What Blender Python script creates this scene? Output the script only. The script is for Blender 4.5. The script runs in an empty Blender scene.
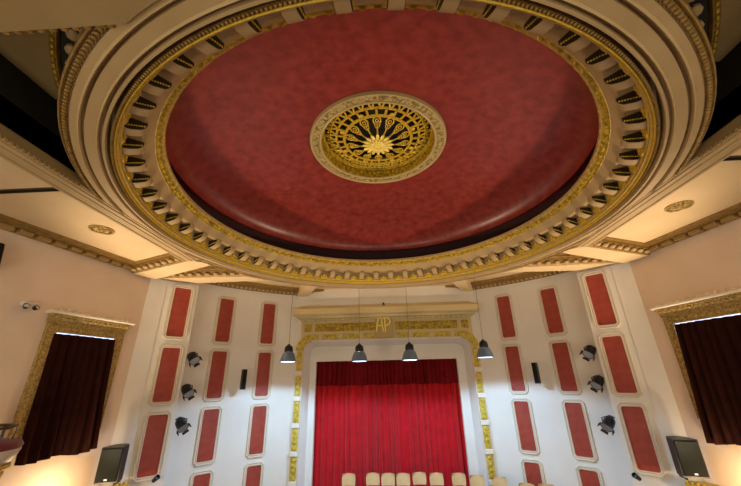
import bpy, math, random
from mathutils import Matrix, Vector
random.seed(7)
Z0 = 5.0                      # eye height above the auditorium floor; the numbers below are heights relative to the eye
YC = 5.86                     # the dome's axis
sin, cos, pi = math.sin, math.cos, math.pi
scene = bpy.context.scene
col = scene.collection

# ------------------------------------------------------------------ materials
def lin(c):
    out = []
    for v in c[:3]:
        v /= 255.0
        out.append(v / 12.92 if v <= 0.04045 else ((v + 0.055) / 1.055) ** 2.4)
    return (*out, 1.0)

def mat(name, c, rough=0.6, metal=0.0, c2=None, scale=6.0, bump=0.0, bscale=40.0, emit=None, estr=0.0,
        kind='noise', detail=4.0, spec=0.5, coat=0.0, sheen=0.0, lo=0.35, hi=0.65):
    m = bpy.data.materials.new(name)
    m.use_nodes = True
    nt = m.node_tree; N = nt.nodes; L = nt.links
    b = N['Principled BSDF']
    b.inputs['Base Color'].default_value = lin(c)
    b.inputs['Roughness'].default_value = rough
    b.inputs['Metallic'].default_value = metal
    b.inputs['Specular IOR Level'].default_value = spec
    b.inputs['Coat Weight'].default_value = coat
    b.inputs['Coat Roughness'].default_value = 0.25
    b.inputs['Sheen Weight'].default_value = sheen
    tc = N.new('ShaderNodeTexCoord')
    if c2 is not None:
        if kind == 'noise':
            t = N.new('ShaderNodeTexNoise'); t.inputs['Detail'].default_value = detail
            outp = t.outputs['Fac']
        else:
            t = N.new('ShaderNodeTexVoronoi'); t.feature = 'F1'
            outp = t.outputs['Distance']
        t.inputs['Scale'].default_value = scale
        L.new(tc.outputs['Object'], t.inputs['Vector'])
        r = N.new('ShaderNodeValToRGB')
        r.color_ramp.elements[0].position = lo; r.color_ramp.elements[0].color = lin(c)
        r.color_ramp.elements[1].position = hi; r.color_ramp.elements[1].color = lin(c2)
        L.new(outp, r.inputs['Fac'])
        L.new(r.outputs['Color'], b.inputs['Base Color'])
    if bump > 0:
        if kind == 'noise':
            t2 = N.new('ShaderNodeTexNoise'); t2.inputs['Detail'].default_value = 5; o2 = t2.outputs['Fac']
        else:
            t2 = N.new('ShaderNodeTexVoronoi'); t2.feature = 'SMOOTH_F1'; o2 = t2.outputs['Distance']
        t2.inputs['Scale'].default_value = bscale
        L.new(tc.outputs['Object'], t2.inputs['Vector'])
        bp = N.new('ShaderNodeBump'); bp.inputs['Strength'].default_value = bump
        bp.inputs['Distance'].default_value = 0.02
        L.new(o2, bp.inputs['Height']); L.new(bp.outputs['Normal'], b.inputs['Normal'])
    if emit is not None:
        b.inputs['Emission Color'].default_value = lin(emit)
        b.inputs['Emission Strength'].default_value = estr
    return m

M = dict(
    plaster=mat('tan plaster', (224, 203, 180), 0.8, c2=(230, 211, 189), scale=1.3, bump=0.05, bscale=60),
    white=mat('white wall paint', (230, 226, 214), 0.6, c2=(235, 232, 222), scale=1.0, bump=0.03, bscale=50),
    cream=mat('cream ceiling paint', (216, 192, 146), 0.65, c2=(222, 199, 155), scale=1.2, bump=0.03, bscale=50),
    beige=mat('beige moulding paint', (176, 150, 102), 0.55, c2=(183, 158, 110), scale=2.0),
    tanframe=mat('cream panel moulding', (220, 210, 188), 0.5),
    straw=mat('straw coloured moulding', (212, 194, 142), 0.5),
    cornice=mat('tan cornice blocks', (164, 134, 76), 0.6),
    white_trim=mat('white moulding', (236, 230, 214), 0.5),
    brown=mat('old brown gilding', (126, 98, 46), 0.45, 0.25, c2=(150, 118, 56), scale=9),
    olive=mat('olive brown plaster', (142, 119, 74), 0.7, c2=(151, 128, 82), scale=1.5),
    gold=mat('gold leaf', (222, 190, 60), 0.42, 0.2, c2=(198, 164, 42), scale=18, bump=0.1, bscale=60),
    goldorn=mat('carved gilding', (204, 176, 46), 0.42, 0.15, c2=(152, 122, 20), scale=13, bump=0.6, bscale=13, kind='vor', lo=0.25, hi=0.75),
    goldfine=mat('fine carved gilding', (192, 166, 98), 0.45, 0.1, c2=(150, 122, 60), scale=24, bump=0.5, bscale=24, kind='vor', lo=0.25, hi=0.75),
    creamorn=mat('carved cream and gold band', (184, 166, 110), 0.5, 0.05, c2=(126, 106, 54), scale=17, bump=0.6, bscale=17, kind='vor', lo=0.35, hi=0.75),
    shade_bronze=mat('dark bronze painted shade', (44, 35, 15), 0.5, 0.2),  # shade of bracket sides and bay step put into the colour
    dome=mat('mottled red dome plaster', (112, 32, 24), 0.36, c2=(144, 56, 46), scale=5.5, bump=0.10, bscale=24, detail=12, lo=0.30, hi=0.75, coat=0.15),
    plaque=mat('beige plaque', (186, 164, 104), 0.6),
    goldstrip=mat('bright carved gilding', (218, 198, 88), 0.45, 0.1, c2=(182, 156, 44), scale=12, bump=0.5, bscale=12, kind='vor', lo=0.25, hi=0.8),
    brassring=mat('aged gold and cream paint', (184, 166, 112), 0.5, 0.05),
    recess=mat('dark red recess shade', (52, 16, 14), 0.7),  # shadow in the recess, put into a darker red than the dome
    panel=mat('mottled red panel plaster', (148, 50, 34), 0.5, c2=(170, 72, 54), scale=5.5, bump=0.08, bscale=30, detail=8, lo=0.3, hi=0.7),
    dark=mat('dark green black painted shade', (16, 19, 13), 0.8),  # stands in for the unlit inside of the coffers
    void=mat('dark attic boards', (24, 19, 9), 0.9),
    curtain=mat('red stage velvet', (206, 16, 30), 0.75, c2=(190, 12, 26), scale=3, sheen=0.2, spec=0.2),
    valance=mat('shaded red valance velvet', (122, 8, 18), 0.8, c2=(110, 6, 15), scale=3, spec=0.2),  # less lit top of the curtain, shade put into the red
    drape=mat('dark rust brown velvet', (46, 16, 7), 0.9, c2=(36, 12, 5), scale=4, spec=0.1),
    velvet=mat('dark red velvet', (112, 16, 28), 0.85, c2=(96, 12, 24), scale=9, sheen=0.3, spec=0.2),
    black=mat('black painted steel', (18, 19, 20), 0.4),
    blackplastic=mat('black cabinet', (26, 28, 26), 0.45, bump=0.05, bscale=120),
    grille=mat('black speaker mesh', (22, 26, 22), 0.8, 0.0, bump=0.3, bscale=220, kind='vor', spec=0.25),
    grey=mat('grey metal', (92, 98, 104), 0.35, 0.6),
    shade=mat('grey blue lamp shade', (112, 134, 154), 0.35, 0.3),
    chrome=mat('polished reflector', (225, 228, 230), 0.12, 1.0),
    lens=mat('lens glass', (190, 196, 200), 0.1, 0.3, coat=0.6),
    lampglow=mat('lit lamp diffuser', (235, 245, 255), 0.4, emit=(200, 228, 255), estr=4.0),
    daylight=mat('bright window glass', (220, 230, 245), 0.3, emit=(205, 222, 255), estr=1.2),
    sconce=mat('lit sconce glass', (255, 236, 200), 0.4, emit=(255, 214, 150), estr=5.0),
    wood=mat('pale beech wood', (226, 192, 138), 0.45, c2=(214, 178, 122), scale=4, detail=8),
    seatfab=mat('dark blue grey seat cloth', (60, 62, 78), 0.8),
    bronze=mat('bronze rail', (88, 76, 58), 0.35, 0.7),
    carpet=mat('dark red carpet', (84, 30, 28), 0.95, c2=(72, 24, 24), scale=30),
    boards=mat('brown stage boards', (120, 84, 52), 0.5, c2=(102, 70, 42), scale=2.5),
    whiteplastic=mat('white plastic', (226, 224, 216), 0.4),
    letter=mat('bright gold letter', (248, 228, 116), 0.35, 0.1),
)

# ------------------------------------------------------------------ mesh builder
class MB:
    def __init__(s, M=None):
        s.v = []; s.f = []; s.M = M
    def add(s, vs, fs, M=None):
        o = len(s.v)
        T = s.M if M is None else (M if s.M is None else s.M @ M)
        if T is not None:
            vs = [tuple(T @ Vector(p)) for p in vs]
        s.v.extend(vs)
        s.f.extend(tuple(i + o for i in f) for f in fs)
        return s
    def box(s, x0, x1, y0, y1, z0, z1, M=None):
        vs = [(x, y, z) for z in (z0, z1) for y in (y0, y1) for x in (x0, x1)]
        return s.add(vs, [(0, 2, 3, 1), (4, 5, 7, 6), (0, 1, 5, 4), (2, 6, 7, 3), (0, 4, 6, 2), (1, 3, 7, 5)], M)
    def bbox(s, x0, x1, y0, y1, z0, z1, b, M=None):      # box with chamfered edges
        vs = []; 
        xs = (x0, x1); ys = (y0, y1); zs = (z0, z1)
        idx = {}
        for i in (0, 1):
            for j in (0, 1):
                for k in (0, 1):
                    dx = b if i == 0 else -b; dy = b if j == 0 else -b; dz = b if k == 0 else -b
                    for a, p in enumerate(((xs[i], ys[j] + dy, zs[k] + dz), (xs[i] + dx, ys[j], zs[k] + dz), (xs[i] + dx, ys[j] + dy, zs[k]))):
                        idx[i, j, k, a] = len(vs); vs.append(p)
        F = []
        c = lambda i, j, k, a: idx[i, j, k, a]
        for i in (0, 1): F.append((c(i,0,0,0), c(i,1,0,0), c(i,1,1,0), c(i,0,1,0)))
        for j in (0, 1): F.append((c(0,j,0,1), c(1,j,0,1), c(1,j,1,1), c(0,j,1,1)))
        for k in (0, 1): F.append((c(0,0,k,2), c(1,0,k,2), c(1,1,k,2), c(0,1,k,2)))
        for i in (0, 1):
            for j in (0, 1): F.append((c(i,j,0,0), c(i,j,1,0), c(i,j,1,1), c(i,j,0,1)))
        for i in (0, 1):
            for k in (0, 1): F.append((c(i,0,k,0), c(i,1,k,0), c(i,1,k,2), c(i,0,k,2)))
        for j in (0, 1):
            for k in (0, 1): F.append((c(0,j,k,1), c(1,j,k,1), c(1,j,k,2), c(0,j,k,2)))
        for i in (0, 1):
            for j in (0, 1):
                for k in (0, 1): F.append((c(i,j,k,0), c(i,j,k,1), c(i,j,k,2)))
        return s.add(vs, F, M)
    def grid(s, rows, closed_u=False, closed_v=False, M=None):
        nv = len(rows); nu = len(rows[0]); vs = [p for r in rows for p in r]; F = []
        for j in range(nv if closed_v else nv - 1):
            for i in range(nu if closed_u else nu - 1):
                a = j * nu + i; b = j * nu + (i + 1) % nu
                c = ((j + 1) % nv) * nu + (i + 1) % nu; d = ((j + 1) % nv) * nu + i
                F.append((a, b, c, d))
        return s.add(vs, F, M)
    def lathe(s, prof, cx=0, cy=0, n=64, a0=0.0, a1=2 * pi, closed_prof=False, M=None):
        full = abs(a1 - a0 - 2 * pi) < 1e-6
        m = n if full else n + 1
        rows = [[(cx + r * cos(a0 + (a1 - a0) * i / n), cy + r * sin(a0 + (a1 - a0) * i / n), z) for i in range(m)] for r, z in prof]
        return s.grid(rows, closed_u=full, closed_v=closed_prof, M=M)
    def tube(s, path, r, n=8, closed=False, M=None, cap=True):
        P = [Vector(p) for p in path]; rows = []
        up = None
        for i, p in enumerate(P):
            if closed: t = P[(i + 1) % len(P)] - P[i - 1]
            else: t = P[min(i + 1, len(P) - 1)] - P[max(i - 1, 0)]
            t.normalize()
            if up is None:
                up = Vector((0, 0, 1)) if abs(t.z) < 0.9 else Vector((1, 0, 0))
            a = t.cross(up)
            if a.length < 1e-4: a = t.cross(Vector((0.3, 1, 0.2)))
            a.normalize(); b = a.cross(t); up = b
            rr = r[i] if isinstance(r, (list, tuple)) else r
            rows.append([tuple(p + a * (rr * cos(2 * pi * k / n)) + b * (rr * sin(2 * pi * k / n))) for k in range(n)])
        o = len(s.v)
        s.grid(rows, closed_u=True, closed_v=closed, M=M)
        if cap and not closed:
            s.f.append(tuple(range(o, o + n))); s.f.append(tuple(range(o + (len(P) - 1) * n, o + len(P) * n)))
        return s
    def ell(s, c, r, nu=8, nv=5, M=None, R=None):
        vs = [(0, 0, 1)]; F = []
        for j in range(1, nv):
            t = pi * j / nv
            for i in range(nu):
                vs.append((sin(t) * cos(2 * pi * i / nu), sin(t) * sin(2 * pi * i / nu), cos(t)))
        vs.append((0, 0, -1))
        for i in range(nu): F.append((0, 1 + i, 1 + (i + 1) % nu))
        for j in range(nv - 2):
            for i in range(nu):
                a = 1 + j * nu + i; b = 1 + j * nu + (i + 1) % nu
                F.append((a, a + nu, b + nu, b))
        o = 1 + (nv - 2) * nu; e = len(vs) - 1
        for i in range(nu): F.append((o + i, e, o + (i + 1) % nu))
        T = Matrix.Translation(c)
        if R is not None: T = T @ R
        T = T @ Matrix.Diagonal((*r, 1))
        vs = [tuple(T @ Vector(p)) for p in vs]
        return s.add(vs, F, M)
    def prism(s, poly, d0, d1, plane='xz', M=None):      # polygon extruded along the third axis
        n = len(poly)
        if plane == 'xz': mk = lambda p, d: (p[0], d, p[1])
        elif plane == 'xy': mk = lambda p, d: (p[0], p[1], d)
        else: mk = lambda p, d: (d, p[0], p[1])
        vs = [mk(p, d0) for p in poly] + [mk(p, d1) for p in poly]
        F = [tuple(range(n)), tuple(range(n, 2 * n))] + [(i, (i + 1) % n, n + (i + 1) % n, n + i) for i in range(n)]
        return s.add(vs, F, M)
    def sweep(s, prof, A, B, out, M=None):               # profile (out, z) swept from A to B (horizontal), ends closed
        A = Vector(A); B = Vector(B); out = Vector(out).normalized()
        r0 = [tuple(A + out * p[0] + Vector((0, 0, p[1]))) for p in prof]
        r1 = [tuple(B + out * p[0] + Vector((0, 0, p[1]))) for p in prof]
        n = len(prof)
        return s.add(r0 + r1, [tuple(range(n)), tuple(range(n, 2 * n))] + [(i, (i + 1) % n, n + (i + 1) % n, n + i) for i in range(n)], M)

def obj(name, mb, m, parent=None, smooth=35, z0=True):
    me = bpy.data.meshes.new(name)
    off = Vector((0, 0, Z0))
    if parent is not None:
        root = parent
        while root.parent: root = root.parent
        off = off - root.location
    if not z0: off = Vector((0, 0, 0))
    V = [(p[0] + off.x, p[1] + off.y, p[2] + off.z) for p in mb.v]
    loc = Vector((0, 0, 0))
    if parent is None:
        lo = [min(p[k] for p in V) for k in range(3)]; hi = [max(p[k] for p in V) for k in range(3)]
        loc = Vector(((lo[0] + hi[0]) / 2, (lo[1] + hi[1]) / 2, lo[2]))
        V = [(p[0] - loc.x, p[1] - loc.y, p[2] - loc.z) for p in V]
    me.from_pydata(V, [], mb.f)
    import bmesh
    bm = bmesh.new(); bm.from_mesh(me)
    bmesh.ops.recalc_face_normals(bm, faces=bm.faces)
    bm.to_mesh(me); bm.free()
    me.materials.append(m)
    if smooth:
        me.polygons.foreach_set('use_smooth', [True] * len(me.polygons))
        me.set_sharp_from_angle(angle=math.radians(smooth))
    o = bpy.data.objects.new(name, me); o.location = loc
    col.objects.link(o)
    if parent is not None: o.parent = parent
    return o

def thing(name, label, cat, loc, group=None):            # an Empty at the thing's base; loc is relative to the eye height
    o = bpy.data.objects.new(name, None); o.empty_display_size = 0.1
    o.location = (loc[0], loc[1], loc[2] + Z0)
    col.objects.link(o)
    o['label'] = label; o['category'] = cat
    if group: o['group'] = group
    return o
def tag(o, label, cat, group=None):
    o['label'] = label; o['category'] = cat
    if group: o['group'] = group
    return o
def struct(o):
    o['kind'] = 'structure'; return o
def kids(o): return [c for c in col.objects if c.parent == o]
def dup(root, loc, rotz=None, label=None):
    r = root.copy(); col.objects.link(r)
    r.location = (loc[0], loc[1], loc[2] + Z0)
    if rotz is not None: r.rotation_euler = (0, 0, rotz)
    if label: r['label'] = label
    for ch in kids(root):
        c = ch.copy(); col.objects.link(c); c.parent = r
        for g in kids(ch):
            d = g.copy(); col.objects.link(d); d.parent = c
    return r
def frame(o, n):                                         # local x along the wall, y out of the wall along n, z up
    n = Vector((n[0], n[1], 0)).normalized(); x = Vector((n.y, -n.x, 0))
    return Matrix(((x.x, n.x, 0, o[0]), (x.y, n.y, 0, o[1]), (0, 0, 1, o[2]), (0, 0, 0, 1)))

def sidename(s): return 'left' if s < 0 else 'right'
def wx(y): return 7.0 + 0.2 * (8 - y)                   # side wall distance from the axis
FLOOR = -5.0; STAGE = -3.62

# ------------------------------------------------------------------ floor and stage
struct(obj('floor', MB().box(-9, 9, -4, 10.3, FLOOR - 0.1, FLOOR), M['carpet']))
R_AP = 7.8
pts = [(R_AP * sin(a), YC + R_AP * cos(a)) for a in [math.radians(-60 + 120 * i / 40) for i in range(41)]]
stage = struct(obj('floor', MB().prism([(-6.7, 9.75), (6.7, 9.75)] + [(min(p[0], 6.7), p[1]) for p in reversed(pts)], FLOOR, STAGE, 'xy'), M['boards']))
obj('back_stage_floor', MB().box(-3.4, 3.4, 12.8, 16.0, FLOOR, STAGE - 0.005), M['boards'], stage)

# ------------------------------------------------------------------ side walls
for s in (-1, 1):
    b = MB()
    b.prism([(s * wx(-4), -4), (s * wx(9.25), 9.25), (s * (wx(9.25) + 0.3), 9.3), (s * (wx(-4) + 0.3), -4)], FLOOR, 3.3, 'xy')
    w = struct(obj('wall_' + sidename(s), b, M['plaster']))

# ------------------------------------------------------------------ apse wall with the proscenium opening
def apse(a): return (R_AP * sin(a), YC + R_AP * cos(a))
A_END = math.asin(3.42 / R_AP)
YP = YC + R_AP * cos(A_END)                               # 12.87, plane of the proscenium wall
TOP = 3.42
for s in (-1, 1):
    wf = MB()
    an = [A_END + (math.radians(66) - A_END) * i / 40 for i in range(41)]
    inner = [(s * apse(a)[0], apse(a)[1]) for a in an]
    outer = [(s * (R_AP + 0.35) * sin(a), YC + (R_AP + 0.35) * cos(a)) for a in an]
    rows = [[(p[0], p[1], FLOOR) for p in inner], [(p[0], p[1], TOP) for p in inner], [(p[0], p[1], TOP) for p in outer], [(p[0], p[1], FLOOR) for p in outer]]
    wf.grid(rows, closed_v=True)
    struct(obj('wall_front_' + sidename(s), wf, M['white'], smooth=40))
wf = MB()
def arch(hw, top, rad, n=8):                             # outline of an opening, from bottom left over the top to bottom right
    P = [(-hw, STAGE)]
    for i in range(n + 1):
        t = pi - (pi / 2) * i / n
        P.append((-hw + rad + rad * cos(t), top - rad + rad * sin(t)))
    for i in range(n + 1):
        t = pi / 2 - (pi / 2) * i / n
        P.append((hw - rad + rad * cos(t), top - rad + rad * sin(t)))
    P.append((hw, STAGE)); return P
def rect_like(hw, top, n=8, off=0.0):
    P = [(-hw, STAGE)] + [(-hw, top)] * 0
    for i in range(n + 1): P.append((-hw + 0.02 * hw * i / n, top) if i else (-hw, top))
    for i in range(n + 1): P.append((hw - 0.02 * hw * (n - i) / n, top))
    P.append((hw, STAGE)); return [(p[0] + off, p[1]) for p in P]
X2 = 3.42
def to3(P, y): return [(p[0], y, p[1]) for p in P]
wf.grid([to3(rect_like(X2, TOP), YP), to3(arch(3.08, 1.36, 0.30), YP), to3(arch(2.96, 1.24, 0.30), YP + 0.22), to3(arch(2.92, 1.20, 0.28), YP + 0.42),
         to3(rect_like(2.66, 0.66, off=-0.04), YP + 0.44), to3(rect_like(2.66, 0.66, off=-0.04), YP + 0.62), to3(rect_like(X2 + 0.2, TOP), YP + 0.63)])
wall_front = struct(obj('wall_front', wf, M['white'], smooth=40))

# pilasters carrying the outermost red panels
NO = {}
for s in (-1, 1):
    d = Vector((-0.70 * s, 0.714, 0)); n = Vector((-0.714 * s, -0.70, 0))
    c = Vector((s * 6.19, 9.73, 0)); NO[s] = (c, n)
    p0 = c - d * 0.50; p1 = c + d * 0.42
    q0 = p0 - n * 0.8; q1 = p1 - n * 0.9
    poly = [(p0.x, p0.y), (p1.x, p1.y), (q1.x, q1.y), (q0.x, q0.y)]
    b = MB().prism(poly, FLOOR, 2.88, 'xy')
    o = struct(obj('wall_pilaster_' + sidename(s), b, M['white'], smooth=20))
    # cream strip in the corner between the side wall and the pilaster
    b = MB().prism([(s * 6.80, 9.02), (s * 6.50, 9.37), (s * 6.60, 9.52), (s * 6.95, 9.30)], FLOOR, 2.88, 'xy')
    struct(obj('trim_corner_' + sidename(s), b, M['white'], smooth=20))

# ------------------------------------------------------------------ red panels
def loop(hw, hh, r, rnd, k=5):                           # rectangle with corners cut between a chamfer (rnd 0) and an arc (rnd 1)
    P = []
    for cx, cz, t0 in ((hw - r, hh - r, 0), (-hw + r, hh - r, pi / 2), (-hw + r, -hh + r, pi), (hw - r, -hh + r, 1.5 * pi)):
        for i in range(k):
            u = i / (k - 1); t = t0 + u * pi / 2
            ax, az = cos(t), sin(t)
            bx = cos(t0) * (1 - u) + cos(t0 + pi / 2) * u; bz = sin(t0) * (1 - u) + sin(t0 + pi / 2) * u
            P.append((cx + r * (ax * rnd + bx * (1 - rnd)), cz + r * (az * rnd + bz * (1 - rnd))))
    return P
def red_panel(Mx, w, h, label, group):
    o = Mx.translation
    t = thing('wall_panel', label, 'wall panel', (o.x, o.y, o.z - h / 2 - 0.1), group)
    hw = w / 2; hh = h / 2
    prof = [(0.100, -0.03, 0), (0.100, 0.035, 0), (0.088, 0.050, 0), (0.070, 0.050, 0.1), (0.058, 0.028, 0.2), (0.040, 0.028, 0.4), (0.030, 0.045, 0.6), (0.008, 0.045, 0.9), (0.0, 0.010, 1), (0.0, -0.03, 1)]
    b = MB(Mx)
    rows = []
    for off, y, rnd in prof:
        r = 0.095 * (1 - rnd) + 0.05 * rnd
        rows.append([(p[0], y, p[1]) for p in loop(hw + off, hh + off, r, rnd)])
    b.grid(rows, closed_u=True)
    obj('panel_frame', b, M['tanframe'], t, smooth=30)
    b = MB(Mx)
    P = loop(hw + 0.004, hh + 0.004, 0.05, 1)
    n = len(P)
    b.add([(p[0], 0.014, p[1]) for p in P] + [(p[0], -0.02, p[1]) for p in P], [tuple(range(n)), tuple(range(n, 2 * n))] + [(i, (i + 1) % n, n + (i + 1) % n, n + i) for i in range(n)])
    obj('panel_field', b, M['panel'], t)
    return t
rows_z = [(1.273, 2.714), (-0.457, 0.952), (-2.166, -0.778), (-3.50, -2.49)]
rown = ['top', 'second', 'third', 'bottom']
for s in (-1, 1):
    sd = sidename(s)
    for cname, ang, w in (('outer', None, 0.45), ('middle', math.radians(45.3), 0.455), ('inner', math.radians(34.0), 0.43)):
        for r, (z0, z1) in enumerate(rows_z):
            if cname == 'outer':
                if r == 3: continue
                c, n = NO[s]; p = (c.x, c.y)
                where = 'on the corner pilaster beside the %s side wall' % sd
            else:
                x, y = apse(ang); p = (s * x, y); n = Vector((-s * sin(ang), -cos(ang), 0))
                where = ('in the middle column of the wall %s of the stage' if cname == 'middle' else 'in the column nearest the gold stage frame on the %s') % sd
            lab = '%s red panel in a cream frame %s' % (rown[r] if r else 'topmost', where)
            red_panel(frame((p[0], p[1], (z0 + z1) / 2), n), w, z1 - z0, lab, 'framed red panels beside the stage')

# ------------------------------------------------------------------ ceiling
RIN, RB = 4.60, 4.70
ZS = 3.02                                                # side ceiling
cb = MB()
for s in (-1, 1):                                        # side ceilings
    ys = [4.35 + (8.55 - 4.35) * i / 24 for i in range(25)]
    inn = []; out = []
    for y in ys:
        d = y - YC
        xi = math.sqrt(max(RIN ** 2 - d * d, 0)) if d > 0 else RIN
        inn.append((s * xi, y)); out.append((s * (wx(y) + 0.2), y))
    cb.grid([[(p[0], p[1], ZS) for p in inn], [(p[0], p[1], ZS) for p in out], [(p[0], p[1], ZS + 0.1) for p in out], [(p[0], p[1], ZS + 0.1) for p in inn]], closed_v=True)
    cb.box(min(s * 4.83, s * 9), max(s * 4.83, s * 9), -4, 3.60, ZS + 0.15, ZS + 0.25)        # bay nearer the balcony
    cb.box(min(s * 4.5, s * 9), max(s * 4.5, s * 9), 3.55, 4.36, 2.98, 3.3)                   # cross strip between the two bays
an = [math.radians(-72 + 144 * i / 48) for i in range(49)]
cb.grid([[(RIN * sin(a), YC + RIN * cos(a), 3.36) for a in an], [(8.3 * sin(a), YC + 8.3 * cos(a), 3.36) for a in an],
         [(8.3 * sin(a), YC + 8.3 * cos(a), 3.46) for a in an], [(RIN * sin(a), YC + RIN * cos(a), 3.46) for a in an]], closed_v=True)
ceiling = struct(obj('ceiling', cb, M['cream'], smooth=20))

# flat soffit over the balcony side, cut to the ring
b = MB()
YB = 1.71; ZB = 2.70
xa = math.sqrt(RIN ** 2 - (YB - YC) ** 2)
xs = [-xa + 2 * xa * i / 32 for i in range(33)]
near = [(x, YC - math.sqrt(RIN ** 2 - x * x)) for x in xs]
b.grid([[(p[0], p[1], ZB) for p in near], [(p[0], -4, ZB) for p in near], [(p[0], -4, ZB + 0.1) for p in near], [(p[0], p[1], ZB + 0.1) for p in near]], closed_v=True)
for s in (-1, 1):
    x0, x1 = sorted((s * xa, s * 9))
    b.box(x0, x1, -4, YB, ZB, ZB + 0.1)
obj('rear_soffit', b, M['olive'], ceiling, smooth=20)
# dome
DB, DA, DZ = 1.01, 3.93, 3.775                           # the shell ends in a rounded lip above a dark recess
prof = [(4.25, 3.88), (4.02, 3.82), (3.975, 3.775), (3.95, 3.755), (3.93, 3.762)]
for i in range(0, 41):
    t = math.radians(69.0) * (0.02 + 0.98 * i / 40)
    prof.append((DA * cos(t), DZ + DB * sin(t)))
prof[-1] = (1.38, prof[-1][1])
obj('dome', MB().lathe(prof, 0, YC, 128), M['dome'], ceiling, smooth=60)
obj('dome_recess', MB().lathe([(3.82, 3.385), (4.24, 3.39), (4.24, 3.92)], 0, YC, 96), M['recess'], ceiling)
b = MB().lathe([(4.26, 3.5), (4.26, 4.2), (3.6, 4.8), (2.0, 5.3), (0.01, 5.45)], 0, YC, 48)
obj('dome_shell', b, M['void'], ceiling)

# ring cornice round the dome opening
def ringpart(name, prof, m, n=160, parent=ceiling, sm=40):
    return obj(name, MB().lathe(prof, 0, YC, n), M[m], parent, smooth=sm)
rc = ringpart('ring_cornice', [(3.83, 3.40), (3.752, 3.39), (3.744, 3.355), (3.752, 3.325), (3.765, 3.312), (3.78, 3.305), (3.84, 3.245), (3.845, 3.225),
                          (3.855, 3.215), (3.87, 3.19), (3.955, 3.085), (3.965, 3.07), (3.985, 3.062), (4.16, 3.062), (4.166, 3.05), (4.17, 2.845), (4.17, 2.80), (4.250, 2.80), (4.252, 2.98), (4.292, 2.98), (4.294, 2.745), (4.302, 2.727), (4.330, 2.728), (4.334, 2.80), (4.362, 2.795), (4.366, 2.735), (4.375, 2.717), (4.388, 2.728), (4.392, 2.738),
                          (4.50, 2.735), (4.503, 2.80), (4.532, 2.795), (4.536, 2.73), (4.546, 2.712), (4.56, 2.723), (4.565, 2.735), (4.63, 2.735), (4.635, 2.78), (4.735, 2.78), (4.745, 4.3), (4.62, 4.3)], 'beige')
# egg and dart band on the inner lip
b = MB()
NE = 150
for i in range(NE):
    a = 2 * pi * i / NE
    R = Matrix.Rotation(a, 4, 'Z') @ Matrix.Rotation(math.radians(45), 4, 'Y')
    b.ell((3.818 * cos(a), YC + 3.818 * sin(a), 3.274), (0.020, 0.054, 0.046), 7, 5, R=R)
b.lathe([(3.772, 3.305), (3.800, 3.278), (3.838, 3.240), (3.845, 3.250)], 0, YC, 160)
b.lathe([(3.750, 3.345), (3.743, 3.335), (3.756, 3.320), (3.770, 3.318)], 0, YC, 160)
b.lathe([(3.85, 3.240), (3.838, 3.230), (3.845, 3.218), (3.86, 3.218)], 0, YC, 160)
obj('egg_and_dart_band', b, M['goldorn'], rc)
# gold cove, fillet and bead at the lower edge
b = MB().lathe([(4.168, 2.88), (4.160, 2.875), (4.158, 2.862), (4.160, 2.85), (4.168, 2.845)], 0, YC, 160)
b.lathe([(4.168, 2.845), (4.172, 2.805), (4.19, 2.785), (4.20, 2.79)], 0, YC, 160)
b.lathe([(4.195, 2.80), (4.197, 2.765), (4.208, 2.752), (4.219, 2.765), (4.221, 2.80)], 0, YC, 160)
obj('gold_fillet', b, M['gold'], rc)
b = MB()
NBD = 640
for i in range(NBD):
    a = 2 * pi * i / NBD
    b.ell((4.240 * cos(a), YC + 4.240 * sin(a), 2.765), (0.021, 0.017, 0.024), 5, 3, R=Matrix.Rotation(a, 4, 'Z'))
b.lathe([(4.222, 2.80), (4.224, 2.772), (4.256, 2.772), (4.258, 2.80)], 0, YC, 120)
obj('inner_bead', b, M['brown'], rc)
b = MB()
NBO = 470
for i in range(NBO):
    a = 2 * pi * i / NBO
    b.ell((4.670 * cos(a), YC + 4.670 * sin(a), 2.742), (0.030, 0.024, 0.032), 6, 4, R=Matrix.Rotation(a, 4, 'Z') @ Matrix.Rotation(0.35, 4, 'X'))
b.lathe([(4.70, 2.79), (4.705, 2.765), (4.72, 2.755), (4.735, 2.765), (4.74, 2.79)], 0, YC, 120)
obj('outer_bead', b, M['brown'], rc)
# modillions: one bracket with its bead strings, copied round the ring
NM = 56
sec = [(4.17, 3.02)] 
def modillion_meshes():
    w = 0.070
    b = MB().prism([(4.168, 3.065), (4.168, 2.895), (4.14, 2.885), (4.09, 2.89), (4.04, 2.91), (3.99, 2.93), (3.955, 2.965), (3.932, 3.005), (3.93, 3.045), (3.95, 3.09)], -w, w, 'xz')
    c = MB()
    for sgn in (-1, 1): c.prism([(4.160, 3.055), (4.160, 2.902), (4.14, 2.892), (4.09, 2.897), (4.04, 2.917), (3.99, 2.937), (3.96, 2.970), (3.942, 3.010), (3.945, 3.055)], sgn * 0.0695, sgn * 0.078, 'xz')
    d = MB()
    for sgn in (-1, 1):
        for k in range(8):
            d.ell((3.965 + 0.026 * k, sgn * 0.080, 2.995 - 0.008 * k), (0.012, 0.011, 0.012), 6, 4)
    return b, c, d
def placed(mb, ang):
    T = Matrix.Translation((0, YC, 0)) @ Matrix.Rotation(ang, 4, 'Z')
    q = MB(); q.v = [tuple(T @ Vector(p)) for p in mb.v]; q.f = list(mb.f); return q
mb_, mc_, md_ = modillion_meshes()
pv = Matrix.Translation((0, YC, Z0))
def ringmesh(name, mb, m):
    me = bpy.data.meshes.new(name); me.from_pydata(mb.v, [], mb.f)
    import bmesh
    bm = bmesh.new(); bm.from_mesh(me); bmesh.ops.recalc_face_normals(bm, faces=bm.faces); bm.to_mesh(me); bm.free()
    me.materials.append(m); me.polygons.foreach_set('use_smooth', [True] * len(me.polygons)); me.set_sharp_from_angle(angle=0.6)
    return me
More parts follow.
